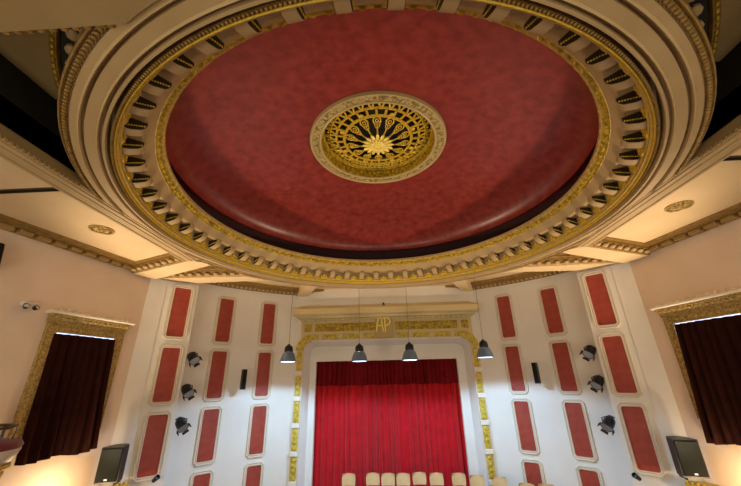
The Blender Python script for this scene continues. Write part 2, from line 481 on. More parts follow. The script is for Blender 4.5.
me_m = ringmesh('modillion', mb_, M['beige']); 
# dark side plates carry the bracket's shade in their colour; bead strings are gold
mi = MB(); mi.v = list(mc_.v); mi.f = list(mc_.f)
me_c = ringmesh('modillion_side', mc_, M['shade_bronze']); me_d = ringmesh('bead_string', md_, M['gold'])
leaf = MB()
leaf.ell((4.160, 0, 2.90), (0.025, 0.10, 0.05), 10, 5)
leaf.ell((4.150, 0, 2.96), (0.03, 0.05, 0.04), 8, 5)
for q in (-1, 1):
    leaf.ell((4.155, q * 0.07, 2.935), (0.025, 0.03, 0.03), 7, 4)
me_l = ringmesh('gold_leaf_boss', leaf, M['gold'])
rc_loc = rc.location
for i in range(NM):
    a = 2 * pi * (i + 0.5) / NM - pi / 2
    for nm, me, aa in (('modillion', me_m, a), ('modillion_side_shade', me_c, a), ('bead_string', me_d, a), ('leaf_boss', me_l, a + pi / NM)):
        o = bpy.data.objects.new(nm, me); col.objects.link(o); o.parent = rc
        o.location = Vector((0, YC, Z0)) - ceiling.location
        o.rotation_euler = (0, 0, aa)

# depth beams, cross beams
def beam_prof(x0, x1, z):                               # outline across a beam with mouldings, (offset, z)
    w = x1 - x0
    return [(0, 3.2), (0, z + 0.05), (0.02, z + 0.02), (0.05, z + 0.02), (0.055, z), (0.12 * 1, z - 0.005), (0.13, z + 0.018), (0.15, z + 0.018), (0.16, z), (w - 0.13, z), (w - 0.12, z + 0.02), (w - 0.10, z + 0.02), (w - 0.09, z), (w - 0.05, z), (w - 0.04, z + 0.03), (w, z + 0.05), (w, 3.2)]
for s in (-1, 1):
    bm_ = obj('depth_beam', MB().sweep(beam_prof(4.41, 4.83, 2.705), (s * 4.41, 1.6, 0), (s * 4.41, 7.3, 0), (s, 0, 0)), M['beige'], ceiling, smooth=25)
    b = MB()
    for k in range(60):
        y = 1.80 + 0.07 * k
        if 4.425 ** 2 + (y - YC) ** 2 < 4.80 ** 2: break
        b.ell((s * 4.425, y, 2.74), (0.025, 0.03, 0.025), 6, 4)
    for k in range(90):
        y = 1.8 + 0.06 * k
        b.ell((s * 4.822, y, 2.75), (0.012, 0.022, 0.016), 6, 4)
    obj('beam_bead', b, M['brown'], bm_)
    # olive inner edge round the cream ceiling bay
    b = MB().sweep([(0, 3.03), (0, 2.93), (0.03, 2.90), (0.06, 2.93), (0.07, 2.99), (0.12, 3.0), (0.13, 3.03)], (s * 4.83, 4.3, 0), (s * 4.83, 7.4, 0), (s, 0, 0))
    obj('bay_moulding', b, M['brown'], ceiling, smooth=25)
    b = MB().sweep([(0, 3.02), (0, 2.97), (0.05, 2.98), (0.06, 3.02)], (s * 4.83, 4.36, 0), (s * 7.8, 4.36, 0), (0, 1, 0))
    b.sweep([(0, 3.02), (0, 2.97), (0.03, 2.98), (0.04, 3.02)], (s * 4.83, 4.46, 0), (s * 7.8, 4.46, 0), (0, 1, 0))
    obj('bay_edge_shade_line', b, M['shade_bronze'], ceiling, smooth=25)  # shade line at the step, painted as dark strips
    b = MB()
    b.sweep([(0, 3.17), (0, 2.99), (0.08, 3.0), (0.1, 3.17)], (s * 4.83, 3.54, 0), (s * 7.9, 3.54, 0), (0, -1, 0))
    for k in range(16):
        b.ell((s * (4.95 + 0.19 * k), 3.40, 3.10), (0.05, 0.05, 0.05), 7, 5)
    obj('bay_ornament', b, M['goldorn'], ceiling, smooth=25)
    # beams between the corner and the ring
    for nm, P, z, lines in (('corner_beam', [(6.85, 8.40), (4.75, 7.52), (4.30, 7.85), (6.62, 8.98)], 2.80, 6),
                            ('pilaster_beam', [(6.55, 9.12), (4.0, 9.22), (3.6, 9.68), (5.75, 9.75)], 2.87, 6)):
        poly = [(s * p[0], p[1]) for p in P]
        cbm = obj(nm, MB().prism(poly, z, 3.4, 'xy'), M['cream'], ceiling, smooth=20)
        A = Vector((poly[0][0], poly[0][1], 0)); B = Vector((poly[1][0], poly[1][1], 0))
        dr = (B - A).normalized(); out = Vector((dr.y, -dr.x, 0))
        if out.y > 0: out = -out
        b = MB().sweep([(0, 3.06), (0, z + 0.03), (0.03, z + 0.05), (0.04, z + 0.11), (0.15, z + 0.13), (0.17, z + 0.18), (0.24, z + 0.2), (0.26, 3.06)], A - dr * 0.05, B, out)
        mo = obj('beam_moulding', b, M['brown'], cbm, smooth=25)
        L = (B - A).length; nb = int(L / 0.25)
        b = MB()
        for k in range(nb):
            c = A + dr * (0.14 + 0.25 * k) + out * 0.085
            b.ell((c.x, c.y, z + 0.075), (0.075, 0.075, 0.05), 8, 6)
        obj('beam_dentil', b, M['beige'], cbm)
    # short radial beams towards the proscenium
    a = math.radians(25.0)
    c0 = Vector((s * sin(a), cos(a), 0)); t = Vector((c0.y, -c0.x, 0))
    p0 = Vector((0, YC, 0)) + c0 * 4.7; p1 = Vector((0, YC, 0)) + c0 * 7.75
    poly = [p0 + t * 0.22, p1 + t * 0.20, p1 - t * 0.20, p0 - t * 0.22]
    obj('short_beam', MB().prism([(p.x, p.y) for p in poly], 3.10, 3.4, 'xy'), M['cream'], ceiling, smooth=20)

# cornice along the side walls and the apse
for s in (-1, 1):
    n = Vector((-s, -0.2, 0)).normalized(); dr = Vector((-0.2 * s, 1, 0)).normalized()
    A = Vector((s * wx(-3.5), -3.5, 0)); B = Vector((s * wx(9.1), 9.1, 0))
    b = MB().sweep([(0, 3.04), (0, 2.90), (0.02, 2.88), (0.04, 2.90), (0.06, 2.955), (0.20, 2.96), (0.21, 2.985), (0.24, 2.985), (0.25, 2.965), (0.33, 2.97), (0.36, 3.0), (0.38, 2.99), (0.42, 3.0), (0.43, 3.04)], A, B, n)
    co = obj('side_cornice', b, M['brown'], ceiling, smooth=25)
    b = MB(); L = (B - A).length
    k = 0
    while 0.33 * k < L - 3.2:
        c = B - dr * (0.30 + 0.33 * k)
        Mx = frame((c.x, c.y, 0), n)
        b.bbox(-0.12, 0.12, 0.02, 0.18, 2.875, 2.96, 0.012, Mx)
        k += 1
    obj('cornice_block', b, M['cornice'], co, smooth=25)
an = [math.radians(-53 + 106 * i / 60) for i in range(61)]
prof = [(7.85, 3.38), (7.85, 3.14), (7.76, 3.14), (7.72, 3.19), (7.58, 3.22), (7.55, 3.26), (7.42, 3.28), (7.40, 3.38)]
b = MB().grid([[(r * sin(a), YC + r * cos(a), z) for a in an] for r, z in prof])
fc = obj('front_cornice', b, M['brown'], ceiling, smooth=25)
b = MB()
for i in range(88):
    a = math.radians(-52 + 104 * i / 87)
    Mx = frame((7.70 * sin(a), YC + 7.70 * cos(a), 0), (-sin(a), -cos(a)))
    b.bbox(-0.05, 0.05, -0.02, 0.07, 3.145, 3.215, 0.008, Mx)
obj('cornice_dentil', b, M['beige'], fc, smooth=25)

# corner coffers between the ring, beams and rear soffit, unlit depth painted dark
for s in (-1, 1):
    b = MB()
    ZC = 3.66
    b.box(*sorted((s * 4.41, s * 4.55)), 1.6, 6.0, 2.84, ZC + 0.6)          # side above the beam, shade painted in
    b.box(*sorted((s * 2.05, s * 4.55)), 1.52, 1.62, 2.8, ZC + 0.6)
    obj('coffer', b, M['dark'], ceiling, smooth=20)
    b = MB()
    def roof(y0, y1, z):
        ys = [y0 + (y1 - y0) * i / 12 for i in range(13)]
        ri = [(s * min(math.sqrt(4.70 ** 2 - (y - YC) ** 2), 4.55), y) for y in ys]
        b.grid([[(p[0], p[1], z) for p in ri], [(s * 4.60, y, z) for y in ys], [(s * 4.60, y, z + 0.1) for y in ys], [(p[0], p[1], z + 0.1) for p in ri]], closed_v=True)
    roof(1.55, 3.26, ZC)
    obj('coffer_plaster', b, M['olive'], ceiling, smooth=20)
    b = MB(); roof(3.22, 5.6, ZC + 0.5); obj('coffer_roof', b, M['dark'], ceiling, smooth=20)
    b = MB().box(*sorted((s * 4.405, s * 4.55)), 1.7, 5.6, 2.75, 2.87)  # light fading up the coffer side, painted as one lighter strip
    obj('coffer_lit_edge', b, M['olive'], ceiling, smooth=20)
    # curved frieze inside the coffer
    a0, a1 = (math.radians(-150), math.radians(-120)) if s < 0 else (math.radians(-60), math.radians(-30))
    b = MB().lathe([(5.02, ZC), (5.02, ZC - 0.06), (4.95, ZC - 0.08), (4.93, ZC)], 0, YC, 30, a0, a1)
    fr = obj('coffer_frieze', b, M['brown'], ceiling)
    b = MB()
    for k in range(24):
        a = a0 + (a1 - a0) * (k + 0.5) / 24
        b.ell((4.985 * cos(a), YC + 4.985 * sin(a), ZC - 0.08), (0.02, 0.04, 0.02), 6, 4, R=Matrix.Rotation(a, 4, 'Z'))
    obj('frieze_bead', b, M['goldorn'], fr)
    b = MB().lathe([(4.93, ZC - 0.01), (4.60, ZC - 0.012), (4.60, ZC - 0.03), (4.93, ZC - 0.03)], 0, YC, 30, a0, a1, closed_prof=True)
    obj('frieze_ground', b, M['dark'], fr)
    b = MB()
    for k in range(10):
        a = a0 + (a1 - a0) * (k + 0.5) / 10
        b.ell((4.82 * cos(a), YC + 4.82 * sin(a), ZC - 0.05), (0.07, 0.09, 0.05), 8, 5, R=Matrix.Rotation(a, 4, 'Z'))
        a += (a1 - a0) / 20
        b.ell((4.75 * cos(a), YC + 4.75 * sin(a), ZC - 0.05), (0.04, 0.05, 0.04), 8, 5, R=Matrix.Rotation(a, 4, 'Z'))
    obj('frieze_boss', b, M['beige'], fr)
# gold bead along the edge of the rear soffit
b = MB()
for k in range(90):
    x = -4.4 + 0.0989 * k
    if abs(x) < 2.10: continue
    b.ell((x, YB + 0.02, ZB + 0.03), (0.038, 0.026, 0.026), 6, 4)
obj('soffit_bead', b, M['brown'], ceiling)

# ceiling medallions
for s in (-1, 1):
    t = thing('ceiling_medallion', 'round gilded vent medallion on the cream ceiling panel, %s side' % sidename(s), 'vent', (s * 5.84, 6.03, 2.97), 'round medallions on the side ceilings')
    b = MB().lathe([(0.225, ZS + 0.01), (0.225, ZS - 0.02), (0.205, ZS - 0.04), (0.185, ZS - 0.03), (0.18, ZS + 0.01)], s * 5.84, 6.03, 40)
    obj('rim', b, M['goldfine'], t)
    b = MB().lathe([(0.185, ZS), (0.185, ZS - 0.012), (0.001, ZS - 0.012)], s * 5.84, 6.03, 32)
    obj('backing', b, M['brown'], t)
    b = MB()
    for k in range(12):
        a = 2 * pi * k / 12
        b.ell((s * 5.84 + 0.115 * cos(a), 6.03 + 0.115 * sin(a), ZS - 0.02), (0.06, 0.02, 0.018), 8, 5, R=Matrix.Rotation(a, 4, 'Z'))
    b.ell((s * 5.84, 6.03, ZS - 0.025), (0.05, 0.05, 0.03), 10, 6)
    obj('petal_grille', b, M['goldfine'], t)

# ------------------------------------------------------------------ gilded rosette in the dome's crown
ZR = 4.66
t = thing('ceiling_rosette', 'large round gilded openwork rosette in the crown of the red dome', 'ceiling rosette', (0, YC, ZR))
b = MB().lathe([(1.46, ZR + 0.12), (1.46, ZR + 0.02), (1.44, ZR - 0.015), (1.41, ZR - 0.01), (1.395, ZR + 0.015), (1.27, ZR + 0.02), (1.26, ZR - 0.005), (1.24, ZR - 0.015), (1.215, ZR + 0.0), (1.21, ZR + 0.04)], 0, YC, 96)
ro = obj('outer_ring', b, M['brassring'], t)
b = MB().lathe([(1.395, ZR + 0.014), (1.27, ZR + 0.019), (1.27, ZR + 0.008), (1.33, ZR - 0.002), (1.395, ZR + 0.004)], 0, YC, 96, closed_prof=True)
for k in range(72):
    a = 2 * pi * k / 72
    b.ell((1.332 * cos(a), YC + 1.332 * sin(a), ZR + 0.0), (0.05, 0.024, 0.016), 6, 4, R=Matrix.Rotation(a + (0.6 if k % 2 else -0.6), 4, 'Z'))
obj('guilloche_band', b, M['creamorn'], ro)
b = MB().lathe([(1.212, ZR + 0.02), (1.205, ZR + 0.08), (1.215, ZR + 0.10), (1.215, ZR + 0.24), (1.20, ZR + 0.26), (1.21, ZR + 0.62), (1.40, ZR + 0.64)], 0, YC, 96)
for k in range(64):
    a = 2 * pi * k / 64
    b.ell((1.208 * cos(a), YC + 1.208 * sin(a), ZR + 0.17), (0.02, 0.045, 0.055), 6, 4, R=Matrix.Rotation(a, 4, 'Z'))
obj('drum', b, M['goldorn'], t)
obj('backing', MB().lathe([(1.3, ZR + 0.63), (0.001, ZR + 0.66)], 0, YC, 48), M['void'], t)
ZG = 4.87
b = MB()
for r, rr in ((0.90, 0.026), (0.72, 0.022), (1.18, 0.024), (1.03, 0.014)):
    z = ZG + (r - 0.87) * 0.25
    b.tube([(r * cos(2 * pi * k / 72), YC + r * sin(2 * pi * k / 72), z) for k in range(72)], rr, 6, closed=True)
gr = obj('grille_ring', b, M['gold'], t)
b = MB()
b.tube([(0.75 * cos(2 * pi * k / 64), YC + 0.75 * sin(2 * pi * k / 64), ZG - 0.03) for k in range(64)], 0.012, 5, closed=True)
for k in range(28):
    a = 2 * pi * k / 28
    Mx = Matrix.Translation((0, YC, 0)) @ Matrix.Rotation(a, 4, 'Z')
    b.box(0.72, 0.90, -0.020, 0.020, ZG - 0.04, ZG - 0.015, Mx)
    b.ell((0.81, 0, ZG - 0.035), (0.022, 0.03, 0.02), 6, 4, M=Mx)
for k in range(8):
    a = 2 * pi * (k + 0.5) / 8
    b.ell((0.80 * cos(a), YC + 0.80 * sin(a), ZG - 0.045), (0.055, 0.055, 0.03), 8, 5)
obj('square_band', b, M['gold'], gr)
b = MB()
for k in range(30):
    a0 = 2 * pi * k / 30; a1 = 2 * pi * (k + 0.5) / 30; a2 = 2 * pi * (k + 1) / 30
    p = lambda r, a, z: (r * cos(a), YC + r * sin(a), z)
    b.tube([p(0.88, a0, ZG), p(1.16, a1, ZG + 0.07)], 0.021, 5); b.tube([p(1.16, a1, ZG + 0.07), p(0.88, a2, ZG)], 0.021, 5)
    b.ell(p(1.08, a0, ZG + 0.05), (0.032, 0.032, 0.02), 6, 4)
obj('zigzag_band', b, M['gold'], gr)
NS = 14
for k in range(NS):
    a = 2 * pi * (k + 0.5) / NS
    Mx = Matrix.Translation((0, YC, 0)) @ Matrix.Rotation(a, 4, 'Z')
    b = MB(Mx)
    b.tube([(0.16, 0, ZG - 0.15), (0.32, 0, ZG - 0.125), (0.46, 0, ZG - 0.085), (0.52, 0, ZG - 0.065)], [0.024, 0.018, 0.013, 0.012], 6)
    b.tube([(0.605 + 0.09 * cos(q), 0.078 * sin(q), ZG - 0.04 + 0.02 * cos(q)) for q in [2 * pi * j / 14 for j in range(14)]], 0.016, 5, closed=True)
    b.tube([(0.60 + 0.04 * cos(q), 0.03 * sin(q), ZG - 0.042 + 0.01 * cos(q)) for q in [2 * pi * j / 10 for j in range(10)]], 0.013, 5, closed=True)
    for sg in (-1, 1):
        b.tube([(0.42, 0, ZG - 0.1), (0.47, sg * 0.035, ZG - 0.085), (0.52, sg * 0.055, ZG - 0.07), (0.54, sg * 0.035, ZG - 0.065)], 0.011, 5)
    b.tube([(0.68, 0, ZG - 0.02), (0.73, 0, ZG - 0.005)], 0.012, 5)
    obj('spoke', b, M['gold'], gr)
b = MB()
b.lathe([(0.001, ZG - 0.24), (0.05, ZG - 0.235), (0.09, ZG - 0.215), (0.10, ZG - 0.19), (0.16, ZG - 0.185), (0.17, ZG - 0.15), (0.001, ZG - 0.12)], 0, YC, 32)
for k in range(16):
    a = 2 * pi * k / 16
    b.ell((0.24 * cos(a), YC + 0.24 * sin(a), ZG - 0.17), (0.11, 0.04, 0.03), 7, 5, R=Matrix.Rotation(a, 4, 'Z'))
    b.ell((0.15 * cos(a + 0.2), YC + 0.15 * sin(a + 0.2), ZG - 0.205), (0.07, 0.028, 0.025), 7, 5, R=Matrix.Rotation(a + 0.2, 4, 'Z'))
obj('sun_hub', b, M['letter'], gr)

# ------------------------------------------------------------------ proscenium arch: cornice, gilded frieze, gilded pilaster strips
PA = thing('proscenium_arch', 'cream and gold proscenium surround with cornice and monogram around the red stage curtain', 'stage surround', (0, YP, STAGE))
YF = YP - 0.05
def part(name, mb, m, parent=PA, sm=30): return obj(name, mb, M[m], parent, smooth=sm)
b = MB()
pr = [(0, 2.68), (0.05, 2.70), (0.50, 2.50), (0.52, 2.44), (0.52, 2.30), (0.47, 2.27), (0.30, 2.25), (0.26, 2.18), (0.14, 2.17), (0.12, 2.12), (0, 2.12)]
hw = 3.18
ring0 = []
rows = []
for o_, z in pr:                                         # mitred returns at both ends
    rows.append([(-hw - o_ * 0.55, YP - 0.002, z), (-hw - o_ * 0.55, YP - 0.002 - o_, z), (hw + o_ * 0.55, YP - 0.002 - o_, z), (hw + o_ * 0.55, YP - 0.002, z)])
b.grid(rows)
co = part('cornice', b, 'straw')
for k in range(34):
    x = -3.1 + 6.2 * k / 33
    part('dentil', MB().bbox(x - 0.06, x + 0.06, YP - 0.20, YP - 0.08, 2.09, 2.165, 0.008), 'straw', co)
b = MB().box(-3.22, 3.22, YF, YP - 0.002, 1.40, 2.12)
part('entablature', b, 'straw')
def carved(x0, x1, z0, z1, y=YF, m='goldorn', name='frieze_panel', parent=PA, border=True):
    b = MB().bbox(x0, x1, y - 0.03, y + 0.005, z0, z1, 0.01)
    nx = max(1, int((x1 - x0) / 0.16)); nz = max(1, int((z1 - z0) / 0.15))
    for i in range(nx):
        for j in range(nz):
            cx = x0 + (x1 - x0) * (i + 0.5) / nx; cz = z0 + (z1 - z0) * (j + 0.5) / nz
            rr = 0.38 * min((x1 - x0) / nx, (z1 - z0) / nz)
            b.ell((cx, y - 0.03, cz), (rr, 0.03, rr), 8, 5)
            if i < nx - 1: b.ell((x0 + (x1 - x0) * (i + 1) / nx, y - 0.03, cz), (rr * 0.35, 0.02, rr * 0.9), 6, 4)
    o = obj(name, b, M[m], parent)
    if border:
        q = MB(); e = 0.02
        for a in ((x0 - e, x1 + e, z1, z1 + e), (x0 - e, x1 + e, z0 - e, z0), (x0 - e, x0, z0, z1), (x1, x1 + e, z0, z1)):
            q.box(a[0], a[1], y - 0.045, y + 0.004, a[2], a[3])
        obj('panel_border', q, M['straw'], o)
    return o
for s in (-1, 1):
    x0, x1 = sorted((s * 0.36, s * 2.68)); carved(x0, x1, 1.70, 2.00)
    x0, x1 = sorted((s * 2.82, s * 3.09)); carved(x0, x1, 1.70, 2.00, name='corner_square')
# plaque with the gilded monogram
b = MB().bbox(-0.38, 0.26, YF - 0.10, YF, 1.41, 2.10, 0.02)
pq = part('monogram_plaque', b, 'plaque')
XM = -0.075
b = MB()
yl = YF - 0.13
b.tube([(XM - 0.27, yl, 1.64), (XM - 0.235, yl, 1.95), (XM - 0.20, yl, 2.10), (XM - 0.15, yl, 2.14), (XM - 0.09, yl, 2.13), (XM - 0.055, yl, 1.95), (XM - 0.02, yl, 1.64)], 0.034, 6)
b.tube([(XM - 0.24, yl, 1.86), (XM - 0.04, yl, 1.86)], 0.030, 6)
obj('letter_a', b, M['letter'], pq)
b = MB()
b.tube([(XM + 0.065, yl, 1.62), (XM + 0.05, yl, 2.15)], 0.038, 6)
b.tube([(XM + 0.05, yl, 2.13), (XM + 0.15, yl, 2.14), (XM + 0.235, yl, 2.08), (XM + 0.245, yl, 1.98), (XM + 0.19, yl, 1.88), (XM + 0.06, yl, 1.85)], 0.034, 6)
obj('letter_p', b, M['letter'], pq)
# gold strip over the opening
segs = [(-3.06, -2.55), (-2.38, -1.80), (-1.60, -1.0), (-0.82, -0.40)]
for s in (-1, 1):
    for k, (u, v) in enumerate(segs):
        x0, x1 = sorted((-s * u, -s * v)) if s > 0 else (u, v)
        carved(x0, x1, 1.42, 1.60, m='goldstrip', name='gold_strip', border=False)
        x2 = segs[k + 1][0] if k < 3 else -0.32
        a0, a1 = sorted((s * -v, s * -x2)) if s > 0 else (v, x2)
        part('spacer_block', MB().bbox(a0 + 0.01, a1 - 0.01, YF - 0.05, YF + 0.005, 1.41, 1.63, 0.012), 'straw')
    # rounded shoulder
    b = MB()
    rows = []
    for r in (0.30, 0.58):
        rows.append([(s * (2.80 + r * sin(q)), YF - 0.035, 1.03 + r * cos(q)) for q in [pi / 2 * j / 10 for j in range(11)]])
    rows2 = [[(p[0], YF + 0.005, p[2]) for p in r_] for r_ in rows]
    b.grid([rows2[0], rows[0], rows[1], rows2[1]])
    for j in range(5):
        q = pi / 2 * (j + 0.5) / 5
        b.ell((s * (2.80 + 0.44 * sin(q)), YF - 0.035, 1.03 + 0.44 * cos(q)), (0.085, 0.035, 0.085), 8, 5)
    part('gold_shoulder', b, 'goldstrip')
    # side strips
    xa, xb = sorted((s * 3.11, s * 3.34))
    part('pilaster_strip', MB().box(xa - 0.03, xb + 0.03, YF, YP - 0.002, STAGE, 1.05), 'tanframe')
    z = 1.0; first = True
    while z > STAGE + 0.3:
        h = 0.66
        zb = max(z - h, STAGE + 0.12)
        carved(xa + 0.01, xb - 0.01, zb, z, m='goldstrip', name='gold_strip', border=False)
        z = zb - 0.18
        if z > STAGE + 0.2:
            part('spacer_block', MB().bbox(xa - 0.02, xb + 0.02, YF - 0.06, YF + 0.005, z + 0.015, zb - 0.015, 0.015), 'white_trim')

# ------------------------------------------------------------------ stage curtains
def folds(x0, x1, z0, z1, y, pitch, amp, seed, flare=0.0, nz=14, thick=0.02, per=8, M_=None, hem=0.0):
    rnd = random.Random(seed)
    n = int((x1 - x0) / pitch); xs = [0.0]; ph = []
    wd = [0.7 + 0.6 * rnd.random() for _ in range(n)]; tot = sum(wd); am = [0.6 + 0.7 * rnd.random() for _ in range(n)]
    U = []
    acc = 0
    for i in range(n):
        for k in range(per):
            U.append((acc + wd[i] * k / per, i, k / per))
        acc += wd[i]
    U.append((acc, n - 1, 1.0))
    rows = []; back = []
    lean = [rnd.uniform(-1, 1) for _ in range(n + 1)]
    for j in range(nz + 1):
        v = j / nz; z = z1 + (z0 - z1) * v
        r = []; bk = []
        for u, i, k in U:
            x = x0 + (x1 - x0) * u / tot
            a = amp * am[i] * (0.75 + 0.35 * v)
            yy = y - a * (0.5 - 0.5 * cos(2 * pi * k)) ** 0.8 - 0.3 * amp * sin(u * 0.7 + seed)
            dx = lean[i] * (1 - k) * 0.0 + 0.02 * sin(v * 3 + i * 1.7) * v
            fx = (x - (x0 + x1) / 2) * flare * v
            r.append((x + dx + fx, yy, z - (hem * sin(u * 1.3 + seed) if j == nz else 0))); bk.append((x + dx + fx, yy + thick, z - (hem * sin(u * 1.3 + seed) if j == nz else 0)))
        rows.append(r); back.append(bk)
    b = MB(M_)
    nu = len(U)
    b.grid(rows); b.grid(back)
    b.grid([rows[-1], back[-1]]); b.grid([rows[0], back[0]])
    b.grid([[r[0] for r in rows], [r[0] for r in back]]); b.grid([[r[-1] for r in rows], [r[-1] for r in back]])
    return b
YCU = YP + 0.95
tag(obj('stage_curtain', folds(-2.95, -0.78, STAGE + 0.03, 0.95, YCU, 0.20, 0.14, 3), M['curtain'], smooth=60), 'left drop of the pleated red stage curtain, ending left of its dark seam', 'stage curtain', 'red stage curtains')
tag(obj('stage_curtain', folds(-0.86, 2.95, STAGE + 0.03, 0.95, YCU + 0.22, 0.21, 0.15, 9), M['curtain'], smooth=60), 'wide right drop of the pleated red stage curtain, behind most of the chairs', 'stage curtain', 'red stage curtains')
tag(obj('curtain_valance', folds(-2.85, 2.85, -0.20, 1.0, YCU - 0.22, 0.16, 0.09, 5, nz=4, hem=0.015), M['valance'], smooth=60), 'shade-darkened red pleated valance across the top of the red stage curtain', 'valance')

# ------------------------------------------------------------------ side windows with gilded casings and dark drapes
for s in (-1, 1):
    sd = sidename(s)
    Y0, Y1 = 6.86, 8.60                                   # outer edges of the casing along the wall
    n = Vector((-s, -0.2, 0)).normalized()
    yc = (Y0 + Y1) / 2; Mx = frame((s * wx(yc), yc, 0), n)
    k = math.sqrt(1.04)
    hw = (Y1 - Y0) / 2 * k
    iw = hw - 0.20
    top = 1.26; bot = -0.95
    win = MB(Mx).box(-hw, hw, -0.02, 0.03, bot, top)
    w = struct(obj('window_1' if s < 0 else 'window_2', MB(Mx).box(-iw - 0.02, iw + 0.02, 0.0, 0.012, bot, 1.10), M['daylight'], smooth=20))
    for q in (-1, 1):
        x0, x1 = sorted((q * iw, q * hw))
        b = MB(Mx).bbox(x0, x1, -0.03, 0.06, bot, top, 0.015)
        b.box(x0 - 0.0, x0 + 0.02, 0.05, 0.075, bot, top); b.box(x1 - 0.02, x1, 0.05, 0.075, bot, top)
        for j in range(13):
            z = bot + 0.085 + 0.168 * j
            b.ell(((x0 + x1) / 2, 0.055, z), (0.055, 0.025, 0.07), 8, 5)
        obj('casing_jamb', b, M['goldfine'], w)
    b = MB(Mx).bbox(-iw, iw, -0.03, 0.06, 1.08, top, 0.012)
    b.box(-iw, iw, 0.05, 0.072, 1.08, 1.10); b.box(-iw, iw, 0.05, 0.072, top - 0.02, top)
    for j in range(9):
        b.ell((-iw + 2 * iw * (j + 0.5) / 9, 0.055, 1.17), (0.05, 0.022, 0.045), 8, 5)
    obj('casing_head', b, M['goldfine'], w)
    prof = [(0, 1.26), (0.07, 1.26), (0.085, 1.29), (0.085, 1.33), (0.12, 1.36), (0.20, 1.41), (0.20, 1.45), (0, 1.45)]
    xv = Mx.to_3x3() @ Vector((1, 0, 0)); oc = Mx.translation
    b = MB().sweep(prof, oc - xv * (hw + 0.03), oc + xv * (hw + 0.03), n)
    for j in range(15):
        b.ell((-hw + 2 * hw * (j + 0.5) / 15, 0.16, 1.375), (0.045, 0.045, 0.04), 8, 5, M=Mx)
    cg = obj('gold_cornice', b, M['goldfine'], w, smooth=30)
    prof = [(0, 1.45), (0.215, 1.45), (0.24, 1.47), (0.24, 1.50), (0.20, 1.52), (0, 1.52)]
    b = MB().sweep(prof, oc - xv * (hw + 0.09), oc + xv * (hw + 0.09), n)
    ch = obj('white_cornice', b, M['white_trim'], w, smooth=30)
    b = MB(Mx)
    for j in range(11):
        xx = -hw + 2 * hw * (j + 0.5) / 11
        b.ell((xx, 0.18, 1.54), (0.045, 0.03, 0.045), 8, 5)
        b.ell((xx + hw / 11, 0.16, 1.525), (0.03, 0.03, 0.025), 6, 4)
    obj('cresting', b, M['tanframe'], ch)
    # drape, hung just inside the head and flaring to the hem; a sliver of daylight shows at its top and edge
    e = 0.035 if s > 0 else -0.035
    b = folds(-iw - 0.01, iw - e, -1.36, 1.05, -0.10, 0.165, 0.09, 11 if s < 0 else 17, flare=0.10, nz=16, thick=0.012, hem=0.03)
    # the fold builder hangs towards -y; turn it to face the room
    b.v = [(p[0] + (-0.11 if s < 0 else 0.05) * (1.05 - p[2]) / 2.4, -p[1] - 0.01 + 0.06 * (1.05 - p[2]) / 2.4, p[2]) for p in b.v]
    b.v = [tuple(Mx @ Vector(p)) for p in b.v]
    tag(obj('window_drape', b, M['drape'], smooth=60), 'dark rust brown drape over the gold framed window on the %s side wall' % sd, 'drape', 'dark window drapes')

# ------------------------------------------------------------------ wall sconces (lit, below the windows)
for s in (-1, 1):
    y = 7.78; n = Vector((-s, -0.2, 0)).normalized(); Mx = frame((s * wx(y), y, -2.26), n)
    t = thing('wall_sconce', 'lit warm uplight sconce on the %s wall below the dark drape' % sidename(s), 'wall light', tuple(Mx.translation), 'uplight sconces under the windows')
    b = MB(Mx); b.bbox(-0.07, 0.07, -0.01, 0.02, -0.12, 0.12, 0.008); b.tube([(0, 0.01, -0.03), (0, 0.10, -0.08), (0, 0.16, -0.02)], 0.014, 8)
    obj('bracket', b, M['bronze'], t)
    b = MB(Mx).lathe([(0.02, -0.03), (0.09, 0.0), (0.135, 0.06), (0.15, 0.12), (0.145, 0.12), (0.13, 0.065), (0.085, 0.012), (0.02, -0.015)], 0, 0.17, 28)
    obj('glass_bowl', b, M['sconce'], t)

# ------------------------------------------------------------------ pendants over the stage front
def pendant(loc, label):
    t = thing('pendant_lamp', label, 'pendant lamp', loc, 'bell pendant lamps in front of the proscenium')
    x, y, z = loc
    L = lambda prof: MB().lathe([(r, z + h) for r, h in prof], x, y, 32)
    obj('shade', L([(0.255, 0.0), (0.25, 0.03), (0.205, 0.18), (0.165, 0.27), (0.13, 0.285), (0.128, 0.28), (0.16, 0.262), (0.198, 0.175), (0.244, 0.03), (0.25, 0.0)]), M['shade'], t)
    obj('lamp_housing', L([(0.13, 0.29), (0.135, 0.32), (0.125, 0.42), (0.10, 0.47), (0.06, 0.49), (0.03, 0.53), (0.001, 0.535)]).lathe([(0.13, z + 0.29), (0.001, z + 0.29)], x, y, 24), M['black'], t)
    obj('diffuser', L([(0.243, 0.012), (0.2, 0.002), (0.001, -0.004)]), M['lampglow'], t)
    b = MB().tube([(x, y, z + 0.53), (x, y, 3.36)], 0.006, 6)
    obj('suspension_cable', b, M['grey'], t)
    return t
PY = 10.8; PX = [(x * PY / 12, z * PY / 12) for x, z in [(-3.41, 0.61), (-0.93, 0.57), (0.80, 0.57), (3.33, 0.60)]]
pl = ['leftmost bell pendant lamp, hanging beside the left gold strip of the stage frame', 'left of the two bell pendant lamps hanging over the red stage curtain',
      'right of the two bell pendant lamps hanging over the red stage curtain', 'rightmost bell pendant lamp, hanging beside the right gold strip of the stage frame']
for (x, z), lb in zip(PX, pl): pendant((x, PY, z), lb)

